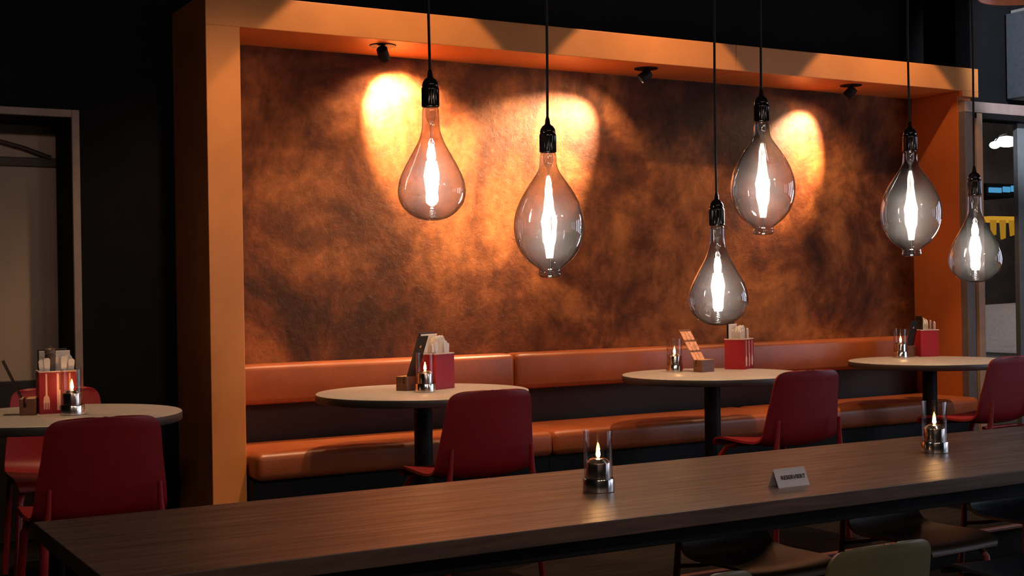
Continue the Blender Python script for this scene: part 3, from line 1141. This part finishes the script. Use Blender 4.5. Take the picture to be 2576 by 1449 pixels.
p = Vector((13.38, 11.00, 3.06))
t = thing('street_lamp', 'glaring white lamp seen through the window', 'street lamp', (p.x, p.y, -0.15))
bm = bmesh.new()
bmesh.ops.create_uvsphere(bm, u_segments=24, v_segments=12, radius=1, matrix=Matrix.Translation((0, 0, p.z + 0.15)) @ Matrix.Diagonal((0.17, 0.12, 0.068, 1)))
obj('lamp_globe', bm, emit('street_white', (0.95, 0.97, 1), 9), t, True)
bm = bmesh.new()
bmesh.ops.create_uvsphere(bm, u_segments=20, v_segments=10, radius=1, matrix=Matrix.Translation((-0.21, 0.0, p.z + 0.10)) @ Matrix.Diagonal((0.07, 0.06, 0.045, 1)))
obj('side_globe', bm, emit('street_white', (0.95, 0.97, 1), 9), t, True)
bm = bmesh.new()
tube(bm, [(0.0, 0.0, p.z + 0.21), (0.0, 0.0, 6.0), (0.0, 5.9, 6.0)], 0.010, 8)
tube(bm, [(-0.21, 0.0, p.z + 0.14), (-0.12, 0.0, p.z + 0.22), (0.0, 0.0, p.z + 0.25)], 0.008, 8)
obj('suspension_cable', bm, BLACK, t, True)

p = Vector((17.01, 14.00, 2.77))
t = thing('neon_sign', 'blue glowing sign bar across the street', 'sign', (p.x, p.y, p.z))
obj('sign_board', newbox((-0.42, 0.03, -0.10), (0.40, 17.0 - p.y - 0.002, 0.10)), BLACK, t)
bm = bmesh.new()
for k, (a, c) in enumerate(((-0.38, -0.10), (-0.06, 0.10), (0.13, 0.33))):
    box(bm, (a, 0, -0.045 + 0.012 * k), (c, 0.03, 0.035 + 0.02 * k), 0.01)
obj('glowing_tube', bm, emit('neon_blue', (0.10, 0.42, 0.72), 0.9), t)

p = Vector((15.94, 13.00, 2.20))
t = thing('awning', 'yellow fringed awning lit up across the street', 'awning', (p.x, p.y, p.z))
obj('valance', newbox((-0.5, 0, 0.03), (1.1, 0.6, 0.085)), emit('lit_yellow_cloth', (0.75, 0.36, 0.03), 0.9), t)
for k in range(7):
    x = -0.42 + 0.2 * k
    bm = bmesh.new()
    prism(bm, [(x - 0.055, 0.03), (x + 0.055, 0.03), (x + 0.045, -0.18 - 0.05 * (k % 2)), (x - 0.03, -0.20 - 0.05 * (k % 2))], 0.0, 0.03)
    obj('hanging_strip', bm, emit('lit_yellow_strip', (0.55, 0.26, 0.02), 0.8), t)
obj('awning_arm', newbox((-0.3, 0.58, 0.03), (-0.25, 16.9 - p.y, 0.06)), BLACK, t)

# a pale parked car whose bonnet shows through the glass
p = Vector((15.12, 12.50, 0.44))
t = thing('parked_car', 'pale car parked outside with one small glowing dot', 'car', (p.x, p.y, -0.15), 0)
zb = p.z + 0.15
side = [(-0.62, 0.35), (-0.66, zb - 0.10), (-0.55, zb + 0.03), (-0.30, zb + 0.10), (0.05, zb + 0.40), (0.35, zb + 0.56), (1.8, zb + 0.60), (2.9, zb + 0.15), (3.3, zb), (3.3, 0.35)]
bm = bmesh.new()
prism(bm, side, -0.8, 0.8)
bmesh.ops.bevel(bm, geom=bm.edges[:], offset=0.06, segments=3, affect='EDGES')
obj('car_body', bm, mat('pale_car_paint', (0.55, 0.5, 0.5), 0.35), t, True)
for x in (0.2, 2.4):
    bm = bmesh.new()
    lathe(bm, [(0, -0.1), (0.33, -0.1), (0.36, -0.05), (0.36, 0.05), (0.33, 0.1), (0, 0.1)], 28, Matrix.Translation((x, -0.78, 0.36)) @ Matrix.Rotation(PI / 2, 4, 'X'))
    obj('wheel', bm, BLACK, t, True)
bm = bmesh.new()
bmesh.ops.create_uvsphere(bm, u_segments=16, v_segments=8, radius=0.045, matrix=Matrix.Translation((-0.50, -0.80, zb - 0.02)))  # small glowing dot at the front of the car
obj('bright_dot', bm, emit('bright_dot_glow', (1, 0.8, 0.5), 4), t, True)
light('street_glow', 'AREA', (14, 10.5, 5), (0.1, 0.6, -1), 110, (1.0, 0.88, 0.8), shape='RECTANGLE', size=4, size_y=1.0)
